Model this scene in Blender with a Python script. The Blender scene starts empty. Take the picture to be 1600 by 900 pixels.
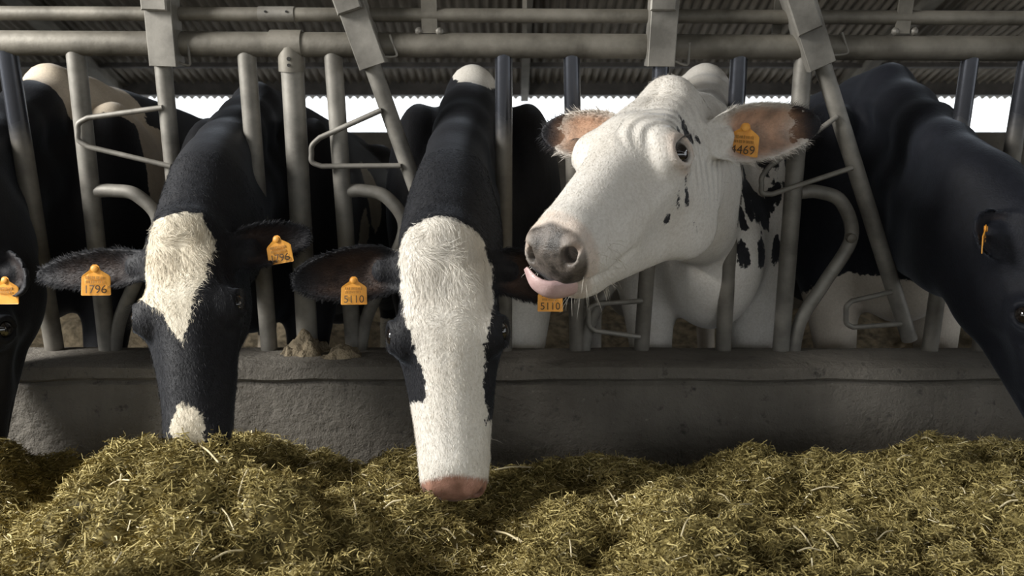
import bpy, math, random
import numpy as np
from mathutils import Vector
R_ = np.random.RandomState(7)
random.seed(7)
SC = bpy.context.scene
COL = SC.collection
DEBUG_PICK = []

# ------------------------------------------------------------------ camera
CAMZ, FPX, PITCH = 0.95, 1244.0, math.radians(5.0)
cam_d = bpy.data.cameras.new('camera'); cam = bpy.data.objects.new('camera', cam_d); COL.objects.link(cam)
cam.location = (0, 0, CAMZ); cam.rotation_euler = (math.pi/2 - PITCH, 0, 0)
cam_d.sensor_width = 36.0; cam_d.lens = FPX*36.0/1600.0
cam_d.clip_start = 0.05; cam_d.clip_end = 200
cam_d.dof.use_dof = True; cam_d.dof.focus_distance = 1.8; cam_d.dof.aperture_fstop = 5.0
SC.camera = cam
# ------------------------------------------------------------------ light
SC.view_settings.view_transform = 'Standard'; SC.view_settings.look = 'None'
SC.view_settings.gamma = 1.0; SC.view_settings.exposure = 0.0; SC.view_settings.use_curve_mapping = False
w = bpy.data.worlds.new('overcast_sky'); SC.world = w; w.use_nodes = True
bg = w.node_tree.nodes['Background']; bg.inputs[0].default_value = (0.93, 0.97, 1.0, 1); bg.inputs[1].default_value = 2.0
def area(name, loc, target, sx, sy, power, col):
    d = bpy.data.lights.new(name, 'AREA'); d.shape = 'RECTANGLE'; d.size = sx; d.size_y = sy; d.energy = power; d.color = col
    o = bpy.data.objects.new(name, d); COL.objects.link(o); o.location = loc
    o.rotation_euler = (Vector(target)-Vector(loc)).to_track_quat('-Z', 'Y').to_euler()
    return o
# daylight entering by the open gateway of the feed passage, up and to the left
area('gateway_daylight', (-3.35, .85, 2.3), (0.0, 1.75, 0.55), 1.15, 1.15, 270, (1.0, 0.98, 0.94))

# ------------------------------------------------------------------ maths helpers
def at(px, py, Y):
    dx = (px-800)/FPX; dy = (450-py)/FPX
    d = np.array([dx, math.cos(PITCH)+math.sin(PITCH)*dy, -math.sin(PITCH)+math.cos(PITCH)*dy])
    return np.array([0, 0, CAMZ]) + d*(Y/d[1])
def unit(v): v = np.asarray(v, float); return v/np.linalg.norm(v)
def lerp(a, b, t): return a+(b-a)*t
def sstep(a, b, x):
    t = np.clip((x-a)/(b-a), 0, 1); return t*t*(3-2*t)
def _hash(ix, iy, iz, seed):
    h = (ix.astype(np.int64)*374761393 + iy.astype(np.int64)*668265263 + iz.astype(np.int64)*2147483647 + seed*974711) & 0x7fffffff
    h = ((h ^ (h >> 13))*1274126177) & 0x7fffffff
    h = (h ^ (h >> 16)) & 0xffff
    return h/65535.0
def noise3(P, scale, seed=0):
    P = np.asarray(P, np.float64)*scale
    i = np.floor(P).astype(np.int64); f = P-i; f = f*f*(3-2*f)
    r = 0
    for a in (0, 1):
        for b in (0, 1):
            for c in (0, 1):
                wgt = (f[:, 0] if a else 1-f[:, 0])*(f[:, 1] if b else 1-f[:, 1])*(f[:, 2] if c else 1-f[:, 2])
                r = r + wgt*_hash(i[:, 0]+a, i[:, 1]+b, i[:, 2]+c, seed)
    return r*2-1

# ------------------------------------------------------------------ object helpers
def fast_mesh(name, V, F, smooth=True):
    """V (n,3), F (m,k) same-size faces"""
    V = np.asarray(V, np.float32); F = np.asarray(F, np.int32)
    me = bpy.data.meshes.new(name)
    k = F.shape[1]
    me.vertices.add(len(V)); me.vertices.foreach_set('co', V.ravel())
    me.loops.add(F.size); me.loops.foreach_set('vertex_index', F.ravel())
    me.polygons.add(len(F)); me.polygons.foreach_set('loop_start', np.arange(0, F.size, k, dtype=np.int32))
    me.polygons.foreach_set('use_smooth', np.full(len(F), smooth, bool))
    me.update(calc_edges=True)
    return me
def tag(o, label=None, cat=None, group=None, kind=None):
    if label: o['label'] = label
    if cat: o['category'] = cat
    if group: o['group'] = group
    if kind: o['kind'] = kind
    return o
def link(name, me, mat, parent=None):
    o = bpy.data.objects.new(name, me); COL.objects.link(o)
    if mat is not None and not me.materials: me.materials.append(mat)
    if parent is not None: o.parent = parent
    return o
ORIG = {}
def empty(name, loc):
    o = bpy.data.objects.new(name, None); COL.objects.link(o); o.location = loc; o.empty_display_size = 0.1
    ORIG[o] = np.array(loc, float); return o
class MB:
    """collects shapes (world coordinates) into one mesh"""
    def __init__(s): s.v = []; s.f = []; s.n = 0
    def add(s, V, F):
        s.v.append(np.asarray(V, float)); s.f += [tuple(int(i)+s.n for i in f) for f in F]; s.n += len(V)
    def box(s, c, ax, half, bev=0.0):
        c = np.asarray(c, float); A = [np.asarray(a, float) for a in ax]
        hx, hy, hz = half; V = []
        if bev <= 0:
            for z in (-1, 1):
                for x, y in ((-1, -1), (1, -1), (1, 1), (-1, 1)): V.append(c+A[0]*x*hx+A[1]*y*hy+A[2]*z*hz)
            s.add(V, [(3, 2, 1, 0), (4, 5, 6, 7), (0, 1, 5, 4), (1, 2, 6, 5), (2, 3, 7, 6), (3, 0, 4, 7)])
        else:
            b = bev
            for z, zz in ((-1, 0), (-1, 1), (1, 1), (1, 0)):
                q = b if zz == 0 else 0
                for x, y in ((-1, -1), (1, -1), (1, 1), (-1, 1)):
                    V.append(c+A[0]*x*(hx-q)+A[1]*y*(hy-q)+A[2]*z*(hz-(b if zz else 0)))
            F = [(3, 2, 1, 0), (12, 13, 14, 15)]
            for r in range(3):
                for k in range(4): F.append((r*4+k, r*4+(k+1) % 4, r*4+4+(k+1) % 4, r*4+4+k))
            s.add(V, F)
    def tube(s, pts, rad, n=14, cap=True):
        pts = np.asarray(pts, float); m = len(pts)
        rad = np.full(m, rad) if np.isscalar(rad) else np.asarray(rad, float)
        T = np.gradient(pts, axis=0); T /= np.linalg.norm(T, axis=1)[:, None]
        u = np.cross(T[0], [0.3, 0.2, 1.0]);
        if np.linalg.norm(u) < 1e-3: u = np.cross(T[0], [1, 0, 0])
        u = unit(u); V = []; a = np.arange(n)*2*math.pi/n
        for i in range(m):
            u = unit(u-T[i]*np.dot(u, T[i])); v = np.cross(T[i], u)
            V += list(pts[i]+rad[i]*(np.cos(a)[:, None]*u+np.sin(a)[:, None]*v))
        F = [(i*n+k, i*n+(k+1) % n, (i+1)*n+(k+1) % n, (i+1)*n+k) for i in range(m-1) for k in range(n)]
        if cap: F += [tuple(range(n-1, -1, -1)), tuple((m-1)*n+k for k in range(n))]
        s.add(V, F)
    def build(s, name, mat, parent=None, smooth=True, origin=None):
        V = np.concatenate(s.v)
        root = parent
        while root is not None and root.parent is not None: root = root.parent
        o0 = ORIG[root] if root is not None else (np.zeros(3) if origin is None else np.asarray(origin, float))
        me = bpy.data.meshes.new(name); me.from_pydata((V-o0).tolist(), [], s.f)
        if smooth:
            me.polygons.foreach_set('use_smooth', [True]*len(me.polygons))
            try: me.set_sharp_from_angle(angle=math.radians(38))
            except Exception: pass
        o = link(name, me, mat, parent)
        if root is None and origin is not None: o.location = origin
        return o
def smooth_path(P, n=8):
    P = np.asarray(P, float); out = []
    Q = np.vstack([2*P[0]-P[1], P, 2*P[-1]-P[-2]])
    for i in range(1, len(Q)-2):
        for t in np.linspace(0, 1, n, endpoint=False):
            p0, p1, p2, p3 = Q[i-1:i+3]
            out.append(.5*((2*p1)+(-p0+p2)*t+(2*p0-5*p1+4*p2-p3)*t*t+(-p0+3*p1-3*p2+p3)*t**3))
    out.append(P[-1]); return np.array(out)

# ------------------------------------------------------------------ materials
def mat(name):
    m = bpy.data.materials.new(name); m.use_nodes = True
    nt = m.node_tree; b = nt.nodes['Principled BSDF']
    return m, nt, b
def N(nt, t, **kw):
    n = nt.nodes.new(t)
    for k, v in kw.items(): setattr(n, k, v)
    return n
def mixc(nt, fac, a, b):
    n = N(nt, 'ShaderNodeMix', data_type='RGBA')
    for idx, v in ((0, fac), (6, a), (7, b)):
        if isinstance(v, bpy.types.NodeSocket): nt.links.new(v, n.inputs[idx])
        elif idx == 0: n.inputs[0].default_value = v
        else: n.inputs[idx].default_value = (*v, 1)
    return n.outputs[2]
def noise(nt, scale, detail=4, rough=.6, coord='Object', dist=0.0, stretch=None):
    tc = N(nt, 'ShaderNodeTexCoord'); out = tc.outputs[coord]
    if stretch:
        mp = N(nt, 'ShaderNodeMapping'); mp.inputs['Scale'].default_value = stretch; nt.links.new(out, mp.inputs[0]); out = mp.outputs[0]
    n = N(nt, 'ShaderNodeTexNoise'); n.inputs['Scale'].default_value = scale; n.inputs['Detail'].default_value = detail
    n.inputs['Roughness'].default_value = rough; n.inputs['Distortion'].default_value = dist
    nt.links.new(out, n.inputs['Vector']); return n.outputs[0]
def ramp(nt, src, *stops):
    r = N(nt, 'ShaderNodeValToRGB'); nt.links.new(src, r.inputs[0])
    e = r.color_ramp.elements
    while len(e) < len(stops): e.new(.5)
    for k, (p, c) in enumerate(stops):
        e[k].position = p; e[k].color = (*c, 1) if len(c) == 3 else c
    return r.outputs[0]
def math_n(nt, op, a, b=None, c=None):
    n = N(nt, 'ShaderNodeMath', operation=op)
    for i, v in enumerate((a, b, c)):
        if v is None: continue
        if isinstance(v, bpy.types.NodeSocket): nt.links.new(v, n.inputs[i])
        else: n.inputs[i].default_value = v
    return n.outputs[0]
def bump(nt, b, h, strength, dist=.01):
    n = N(nt, 'ShaderNodeBump'); n.inputs['Strength'].default_value = strength; n.inputs['Distance'].default_value = dist
    nt.links.new(h, n.inputs['Height']); nt.links.new(n.outputs[0], b.inputs['Normal'])
def simple(name, colA, colB, scale, rough=.6, metal=0.0, bmp=.2, detail=5, stretch=None, bscale=None, bdist=.004, lo=.35, hi=.65):
    m, nt, b = mat(name)
    n = noise(nt, scale, detail, stretch=stretch)
    nt.links.new(ramp(nt, n, (lo, colA), (hi, colB)), b.inputs['Base Color'])
    b.inputs['Roughness'].default_value = rough; b.inputs['Metallic'].default_value = metal
    if bmp: bump(nt, b, noise(nt, bscale or scale*4, 4, stretch=stretch), bmp, bdist)
    return m
def attr(nt, name):
    a = N(nt, 'ShaderNodeAttribute', attribute_name=name); return a.outputs['Fac']

M_GALV = simple('dusty_galvanised_steel', (.13, .122, .106), (.27, .255, .225), 9, .55, .35, .25, bscale=60, bdist=.002)
M_RAIL = simple('grimy_rail_steel', (.085, .077, .062), (.21, .194, .162), 7, .6, .3, .35, bscale=45, bdist=.003)
# worn bars: dusty zinc at the top, polished dark steel where necks rub
def worn(name, z0, z1):
    m, nt, b = mat(name)
    tc = N(nt, 'ShaderNodeTexCoord'); sp = N(nt, 'ShaderNodeSeparateXYZ'); nt.links.new(tc.outputs['Object'], sp.inputs[0])
    nz = math_n(nt, 'MULTIPLY_ADD', noise(nt, 14, 4), .12, sp.outputs[2])
    mr = N(nt, 'ShaderNodeMapRange', interpolation_type='SMOOTHSTEP'); nt.links.new(nz, mr.inputs[0])
    mr.inputs[1].default_value = z1+.06+.03; mr.inputs[2].default_value = z1+.06-.03; f1 = mr.outputs[0]
    mr2 = N(nt, 'ShaderNodeMapRange', interpolation_type='SMOOTHSTEP'); nt.links.new(nz, mr2.inputs[0])
    mr2.inputs[1].default_value = z0+.0; mr2.inputs[2].default_value = z0+.14; f2 = mr2.outputs[0]
    f = math_n(nt, 'MULTIPLY', f1, f2)
    dusty = ramp(nt, noise(nt, 10, 5), (.3, (.11, .10, .083)), (.7, (.24, .222, .19)))
    nt.links.new(mixc(nt, f, dusty, (.055, .058, .068)), b.inputs['Base Color'])
    r = math_n(nt, 'MULTIPLY_ADD', f, -.32, .58); nt.links.new(r, b.inputs['Roughness'])
    mt = math_n(nt, 'MULTIPLY_ADD', f, .35, .3); nt.links.new(mt, b.inputs['Metallic'])
    bump(nt, b, noise(nt, 60, 3), .15, .002)
    return m
M_WORN = worn('steel_polished_by_necks', .62, 1.28)
def concrete():
    m, nt, b = mat('stained_concrete')
    n1 = noise(nt, 1.3, 6, .65); n2 = noise(nt, 22, 6, .7); n3 = noise(nt, 5, 5, .6, stretch=(1, 1, .25))
    c = ramp(nt, n1, (.3, (.085, .074, .06)), (.55, (.15, .135, .112)), (.75, (.21, .19, .16)))
    c = mixc(nt, math_n(nt, 'MULTIPLY', ramp(nt, n3, (.45, (0, 0, 0)), (.7, (1, 1, 1))), .55), c, (.07, .06, .048))
    pit = ramp(nt, n2, (.28, (0, 0, 0)), (.40, (1, 1, 1)))
    c = mixc(nt, pit, (.035, .031, .027), c)
    spk = ramp(nt, noise(nt, 48, 2), (.70, (0, 0, 0)), (.78, (1, 1, 1)))
    c = mixc(nt, math_n(nt, 'MULTIPLY', spk, .3), c, (.33, .30, .26))
    nt.links.new(c, b.inputs['Base Color']); b.inputs['Roughness'].default_value = .8
    bump(nt, b, math_n(nt, 'ADD', math_n(nt, 'MULTIPLY', n2, 1.6), n1), .9, .016)
    return m
M_CONC = concrete()
M_FLOOR = simple('dirty_barn_floor', (.07, .06, .045), (.17, .145, .11), 4, .9, 0, .5, bdist=.02)
M_ROOF = simple('weathered_roof_sheet', (.16, .140, .112), (.32, .285, .235), 2.2, .85, 0, .2, stretch=(4, .6, 1))
M_BEAM = simple('dark_roof_beam', (.05, .045, .04), (.10, .09, .08), 4, .8, 0, .2)
M_RAFT = simple('grey_rafter_steel', (.17, .155, .13), (.27, .25, .21), 4, .7, .1, .2)
M_HOLE = simple('dark_bolt_hole', (.01, .01, .01), (.02, .018, .015), 20, .8, 0, 0)

# ================================================================== the setting
m = MB(); m.box((0, 5, -.05), np.eye(3), (9, 10, .05)); tag(m.build('floor', M_FLOOR), kind='structure')
# low feed wall (manger kerb)
WT = 0.545; WF = 2.20
m = MB()
xs = np.linspace(-9.0, 9.0, 361)
prof = [(WF+.004, -.02), (WF, .25), (WF+.002, WT-.062), (WF+.012, WT-.052), (WF-.006, WT-.042), (WF-.004, WT-.012), (WF+.014, WT), (WF+.25, WT+.004), (WF+.27, WT-.02), (WF+.27, -.02)]
V = []
for x in xs:
    for k, (y, z) in enumerate(prof):
        j = .004*noise3(np.array([[x*3, y*9, z*9]]), 1.0, 3)[0]+.006*noise3(np.array([[x*9, y*20, z*20]]), 1.0, 4)[0]*(1 if 2 <= k <= 6 else .3)
        V.append((x, y+j, z+j*.6))
n = len(prof); F = [(i*n+k, (i+1)*n+k, (i+1)*n+k+1, i*n+k+1) for i in range(len(xs)-1) for k in range(n-1)]
m.add(V, F); o = m.build('wall_near', M_CONC); tag(o, kind='structure')
# far wall with the long open gap under the eave
EY = 13.0
zf0 = at(800, 206, EY)[2]; zf1 = at(800, 148, EY)[2]; ze = at(800, 136, EY)[2]
m = MB(); m.box((0, EY+.1, zf0/2), np.eye(3), (12, .1, zf0/2)); tag(m.build('wall_far', M_CONC), kind='structure')
m = MB(); m.box((0, EY-.02, (zf1+ze)/2+.03), np.eye(3), (12, .08, (ze-zf1)/2+.05)); tag(m.build('trim_1', M_BEAM), kind='structure')
for nm, xw in (('wall_left', -9.6), ('wall_right', 9.6)):       # end walls of the pen; the feed passage stays open
    m = MB(); m.box((xw, 8.0, 2.0), np.eye(3), (.1, 5.0, 2.0)); tag(m.build(nm, M_CONC), kind='structure')
# roof: corrugated sheets sloping down to the far eave, and the other pitch over the feed passage
SL = .29; RY = 5.0; pitch_w = .125
def roof_z(Y): return ze+.03+SL*(EY-Y) if Y >= RY else ze+.03+SL*(EY-RY)-SL*(RY-Y)
def roof(y0, y1, x0, x1, name):
    k = 6; nx = int((x1-x0)/pitch_w*k); X = np.linspace(x0, x1, nx+1)
    Ys = np.linspace(y0, y1, 8); V = []
    zz = .028*np.cos(X*2*math.pi/pitch_w)
    for Y in Ys: V.append(np.stack([X, np.full_like(X, Y), roof_z(Y)+zz], 1))
    V = np.concatenate(V); c = nx+1
    i = np.arange(nx)[None, :]+np.arange(len(Ys)-1)[:, None]*c; i = i.ravel()
    F = np.stack([i, i+1, i+c+1, i+c], 1)
    return link(name, fast_mesh(name, V, F), M_ROOF)
ceil_o = tag(roof(RY, EY+.45, -10, 10, 'ceiling'), kind='structure')
tag(roof(-2.2, RY, -10, 10, 'ceiling'), kind='structure')
m = MB(); m.box((0, -2.25, 2.2), np.eye(3), (10, .05, .9))   # unseen board added behind the camera to block some sky fill
tag(m.build('wall_back_blocker', M_BEAM), kind='structure')
def raft(x, y0, y1, wd, name='trim_2'):
    m = MB(); a = np.array([x, y0, roof_z(y0)-.16]); b_ = np.array([x, y1, roof_z(y1)-.16]); d = unit(b_-a)
    up = unit(np.cross([1, 0, 0], d)); ln = np.linalg.norm(b_-a)/2; c = (a+b_)/2
    m.box(c+up*.10, ([1, 0, 0], d, up), (wd/2, ln, .008)); m.box(c-up*.10, ([1, 0, 0], d, up), (wd/2, ln, .008)); m.box(c, ([1, 0, 0], d, up), (.006, ln, .1))
    return tag(m.build(name, M_RAFT, smooth=False), kind='structure')
raft(5.25, RY, EY, .16); raft(-6.2, RY, EY, .2); raft(.2, RY, EY, .12)
for k, Y in enumerate((8.0, 9.4, 10.8, 12.2)):
    m = MB(); m.box((0, Y, roof_z(Y)-.07), np.eye(3), (10, .04, .035)); tag(m.build('trim_%d' % (k+5), M_BEAM, smooth=False), kind='structure')

# ================================================================== feed barrier
BB = at(800, 548, 2.42*math.cos(PITCH)); BT = at(800, 68, 2.215)
BUP = unit([0, BT[1]-BB[1], BT[2]-BB[2]]); BN = unit(np.cross([1, 0, 0], BUP));
if BN[1] > 0: BN = -BN        # towards the camera
def bp(px, py, off=0.0):
    """point of the leaning barrier plane seen at this pixel, pushed off towards the passage"""
    o = np.array([0, 0, CAMZ]); d = at(px, py, 1.0)-o
    t = np.dot(BB+BN*off-o, BN)/np.dot(d, BN); return o+d*t
bar_root = empty('feed_barrier', (0, BB[1], WT))
tag(bar_root, 'grey tubular steel feed barrier with swinging head locks on the low wall', 'feed barrier')
def rod(pts, r, name, matr, parent, n=14):
    m = MB(); m.tube(pts, r, n); return m.build(name, matr, parent)
A_, B_ = bp(-640, 63.5), bp(2240, 79.5); rod([A_, lerp(A_, B_, .5), B_], .033, 'top_rail', M_RAIL, bar_root, 20)
A_, B_ = bp(-640, 17.5, .0), bp(2240, 31.5, .0); rod([A_, lerp(A_, B_, .5), B_], .0185, 'upper_rail', M_RAIL, bar_root, 16)
bars = [(12, 85, 92, 590, .0265, M_WORN), (118, 80, 172, 590, .025, M_GALV), (385, 80, 424, 590, .025, M_GALV), (520, 80, 556, 590, .025, M_GALV),
        (787, 80, 788, 590, .024, M_WORN), (893, 80, 903, 590, .023, M_WORN), (1155, 84, 1128, 590, .0235, M_WORN), (1256, 88, 1217, 590, .025, M_GALV),
        (1516, 90, 1447, 590, .0235, M_WORN), (1606, 92, 1524, 590, .0235, M_WORN), (-250, 85, -153, 590, .025, M_GALV), (-360, 85, -256, 590, .025, M_GALV), (-600, 85, -475, 590, .025, M_GALV), (1870, 92, 1766, 590, .025, M_GALV), (1975, 92, 1863, 590, .025, M_GALV), (2200, 92, 2070, 590, .025, M_GALV)]
def bar_x(b, y): return lerp(b[0], b[2], (y-b[1])/(b[3]-b[1]))
for b in bars:
    a0 = bp(bar_x(b, 70), 70); b0 = bp(bar_x(b, 550), 550); b0 = b0-BUP*.03
    rod([a0, lerp(a0, b0, .5), b0], b[4], 'upright_bar', b[5], bar_root, 18)
# main post with elbow and joint sleeves
p0, p1 = bp(455, 74), bp(481, 552)-BUP*.03
rod([p0, lerp(p0, p1, .5), p1], .031, 'post', M_GALV, bar_root, 20)
e = MB(); q0, q1 = bp(454.5, 68), bp(456.5, 112); e.tube([q0, lerp(q0, q1, .5), q1], [.036, .036, .036], 20)
el = e.build('elbow_fitting', M_RAIL, bar_root)
e = MB(); e.tube([bp(424, 68.3), bp(448, 68.4), bp(473, 68.6)], .0365, 20); e.build('joint_sleeve', M_RAIL, bar_root)
for yy in (92, 102):
    e = MB(); c = bp(451, yy, .036); e.tube([c-BN*.004, c, c+BN*.0015], .0045 if yy > 95 else .0055, 10); e.build('bolt', M_HOLE, el)
e = MB(); e.tube([bp(405, 22.3), bp(430, 22.4), bp(461, 22.5)], .0205, 16); js = e.build('joint_sleeve', M_GALV, bar_root)
for xx in (414, 447):
    e = MB(); c = bp(xx, 18, .021); e.tube([c-BN*.003, c, c+BN*.001], .003, 8); e.build('bolt', M_HOLE, js)
# short plates that tie the two rails
for xx, wd in ((671, .021), (1411, .019), (820, .006), (1222, .012)):
    e = MB(); c = (bp(xx, -25)+bp(xx, 52))/2; hl = np.linalg.norm(bp(xx, -25)-bp(xx, 52))/2
    e.box(c+BN*(.012 if wd > .012 else -.03), ([1, 0, 0], BUP, BN), (wd, hl, .004)); pl = e.build('tie_plate', M_RAIL, bar_root, smooth=False)
    if wd > .012:
        for sx in (-1, 1):
            e = MB(); c2 = bp(xx, 49)+[sx*(wd+.006), 0, 0]+BN*.01
            e.tube([c2, c2+BN*.006, c2+BN*.01], [.012, .009, .004], 8); e.build('weld', M_GALV, pl)
# swinging lock bars: top pixel, bottom pixel, sleeve bottom
def swing(x0, y0, x1, y1, yb, matr, loops, lower):
    def P(y, off=0.0): return bp(lerp(x0, x1, (y-y0)/(y1-y0)), y, off)
    a0, a1 = P(90), P(yb); d = unit(a1-a0); side = unit(np.cross(d, BN))
    if side[0] < 0: side = -side
    m = MB(); m.tube([a0, lerp(a0, a1, .5), a1], .023, 18); sb = m.build('swing_bar', matr, bar_root)
    # flat channel sleeve in front of the rails with a folded stop above
    t0, t1 = P(-60, .052), P(104, .052); c = (t0+t1)/2; hl = np.linalg.norm(t1-t0)/2
    m = MB(); m.box(c, (side, d, BN), (.036, hl, .003), .0015)
    for s in (-1, 1): m.box(c+side*s*.0345-BN*.028, (side, d, BN), (.0025, hl, .028))
    m.build('lock_sleeve', M_GALV, sb, smooth=False)
    t0, t1 = P(-60, .066), P(17 if x0 < 1200 else 48, .066); c = (t0+t1)/2; hl = np.linalg.norm(t1-t0)/2
    m = MB(); m.box(c-side*.006, (side, d, BN), (.034, hl, .012), .004); m.build('lock_catch', M_GALV, sb, smooth=False)
    j = P(96, .03)+side*.036
    m = MB(); m.tube(smooth_path([j-d*.002, j+side*.022+d*.006, j+side*.036+d*.006, j+side*.037-d*.012, j+side*.036-d*.05], 5), .0035, 8); m.build('release_hook', M_GALV, sb)
    for (ax, ay, tx, ty, bx, by) in loops:
        tip_u = bp(tx, ty-20, .036); tip_d = bp(tx, ty+20, .036)
        A0, B0 = bp(ax, ay, .024), bp(bx, by, .024)
        sl = unit(bp(tx, ty)-bp((ax+bx)/2, (ay+by)/2))
        pts = [A0, lerp(A0, tip_u, .5), lerp(A0, tip_u, .88)]
        arc = smooth_path([lerp(A0, tip_u, .9), lerp(tip_u, bp(tx, ty, .036), .35)+sl*.002, bp(tx, ty, .036)+sl*.004, lerp(tip_d, bp(tx, ty, .036), .35)+sl*.002, lerp(B0, tip_d, .9)], 6)
        pts = pts[:2]+list(arc)+[lerp(B0, tip_d, .5), B0]
        m = MB(); m.tube(pts, .0075, 12); lo = m.build('guard_loop', M_GALV, sb)
        for q in (A0, B0):
            pass
    # bent pivot pipe below: from the fixed bar out, round and back down to its foot
    (fx, fy, cx1, cy1, cx2, cy2, ex, ey) = lower
    pts = smooth_path([bp(fx, fy), bp(lerp(fx, cx1, .45), fy-1), bp(cx1, cy1), bp(cx2, cy2), bp(lerp(cx2, ex, .45), lerp(cy2, ey, .42)), bp(lerp(cx2, ex, .85), lerp(cy2, ey, .78)), bp(ex, ey+35)], 8)
    m = MB(); m.tube(pts, .0195, 16); pv = m.build('pivot_pipe', matr if matr is M_GALV else M_GALV, bar_root)
    m = MB(); c = bp(cx2, cy2, .022); m.tube([c-BN*.01, c, c+BN*.008, c+BN*.012], [.014, .014, .014, .008], 10); m.build('pivot_bolt', M_RAIL, pv)
swing(245, 0, 298, 550, 552, M_GALV, [(254, 168, 124, 206, 267, 260), ], (146, 299, 215, 306, 248, 350, 176, 545))
swing(545, 0, 745, 560, 530, M_GALV, [(596, 172, 489, 240, 626, 259), ], (538, 299, 606, 310, 632, 358, 560, 545))
swing(1040, 0, 1002, 550, 545, M_WORN, [(1004, 470, 922, 496, 1000, 526), ], (905, 299, 972, 306, 1000, 360, 908, 545))
swing(1253, 0, 1418, 520, 530, M_GALV, [(1308, 182, 1192, 288, 1332, 262), (1393, 456, 1324, 492, 1408, 506)], (1250, 301, 1315, 316, 1330, 372, 1236, 540))

# ================================================================== cows: implicit surfaces meshed as one skin
f32 = np.float32
def smin(a, b, k):
    h = np.clip(.5+.5*(b-a)/k, 0, 1); return b+(a-b)*h-k*h*(1-h)
def smax(a, b, k): return -smin(-a, -b, k)
def s_rc(P, a, ra, b, rb):
    a = np.asarray(a, f32); b = np.asarray(b, f32); ba = b-a; q = P-a
    t = np.clip(q@ba/max(float(ba@ba), 1e-9), 0, 1)
    return np.linalg.norm(q-t[:, None]*ba, axis=1)-(ra+(rb-ra)*t)
def s_el(P, c, r):
    q = (P-np.asarray(c, f32)); r = np.asarray(r, f32)
    k0 = np.linalg.norm(q/r, axis=1); k1 = np.linalg.norm(q/(r*r), axis=1)+1e-6
    return k0*(k0-1)/k1
def s_sp(P, c, r): return np.linalg.norm(P-np.asarray(c, f32), axis=1)-r

def head_sdf(q):
    p = q.copy(); p[:, 0] = np.abs(p[:, 0])
    d = s_el(p, (0, .15, -.090), (.092, .165, .086))
    d = smin(d, s_rc(p, (.030, .050, -.064), .054, (.060, .205, -.054), .046), .03)
    d = smin(d, s_rc(p, (.017, .20, -.060), .054, (.016, .46, -.063), .041), .045)
    d = smin(d, s_rc(p, (0, .19, -.056), .056, (0, .465, -.060), .044), .03)
    d = smin(d, s_rc(p, (.050, .23, -.112), .054, (.030, .46, -.090), .041), .035)
    d = smin(d, s_el(p, (.062, .150, -.170), (.043, .108, .098)), .03)
    d = smin(d, s_rc(p, (.048, .135, -.228), .042, (.018, .46, -.130), .030), .035)
    d = smin(d, s_rc(p, (0, .17, -.14), .09, (0, .45, -.10), .05), .03)
    d = smin(d, s_el(p, (.091, .213, -.054), (.034, .050, .042)), .020)          # brow and orbit
    d = smin(d, s_rc(p, (.090, .25, -.090), .012, (.056, .37, -.088), .010), .026)  # facial crest
    d = smin(d, s_el(p, (0, .002, -.040), (.056, .036, .044)), .04)              # poll
    d = smin(d, s_el(p, (0, .492, -.078), (.062, .062, .056)), .03)              # muzzle
    d = smin(d, s_el(p, (.041, .512, -.062), (.025, .036, .033)), .02)
    d = smin(d, s_el(p, (0, .478, -.134), (.043, .048, .026)), .016)             # chin
    d = smax(d, -s_el(p, (.118, .305, -.150), (.036, .055, .036)), .04)          # hollow before the jaw muscle
    d = smax(d, -s_el(p, (.110, .125, -.040), (.022, .045, .025)), .03)          # temple
    d = smax(d, -s_rc(p, (.078, .395, -.128), .005, (.046, .522, -.114), .006), .010)
    d = smax(d, -s_rc(p, (.046, .522, -.114), .006, (0, .548, -.112), .006), .010)
    d = smax(d, -s_rc(p, (.028, .560, -.070), .009, (.045, .550, -.050), .0135), .004)
    d = smax(d, -s_rc(p, (.045, .550, -.050), .0135, (.062, .528, -.042), .008), .004)
    d = smax(d, -s_rc(p, (.045, .548, -.050), .0130, (.030, .470, -.075), .012), .004)
    d = smax(d, -s_sp(p, EYE+np.array([.021, .0, .009]), .0255), .008)
    tq = p-(EYE+np.array([.0125, 0, .005])).astype(f32)
    lat = tq@unit([.92, 0, .38]).astype(f32); ver = tq@unit([-.38, 0, .92]).astype(f32)
    rr = np.sqrt((tq[:, 1]/1.2)**2+(ver*1.05)**2)-.0232
    d = smin(d, np.sqrt(rr*rr+lat**2)-.0045, .009)
    return d
EYE = np.array([.1045, .213, -.048])

class Ear:
    def __init__(s, base, tip, nrm, W, cup):
        s.b = np.asarray(base, float); u = np.asarray(tip, float)-s.b; s.L = np.linalg.norm(u); s.u = u/s.L
        n = np.asarray(nrm, float); s.n = unit(n-s.u*np.dot(n, s.u)); s.v = np.cross(s.n, s.u); s.W = W; s.cup = cup
    def coords(s, P):
        q = P-s.b.astype(f32); a = q@s.u.astype(f32)/s.L; v = q@s.v.astype(f32); w = q@s.n.astype(f32)
        ac = np.clip(a, 0, 1)
        hw = s.W*np.sqrt(np.clip(1-(2*ac**.80-1)**2, 0, 1))*(1-.12*ac)
        hw = np.maximum(hw, s.W*.42*(1-sstep(.0, .35, ac)))
        w0 = s.cup*(v*v/s.W)-s.cup*.45*s.W*np.sin(math.pi*np.clip(ac, 0, 1))
        return a, v, w-w0, hw
    def sdf(s, P):
        a, v, w, hw = s.coords(P)
        d2 = np.maximum((np.abs(v)-hw)*.75, np.maximum(-a, a-1)*s.L)
        return smax(d2, np.abs(w)-.0065, .008)

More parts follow.
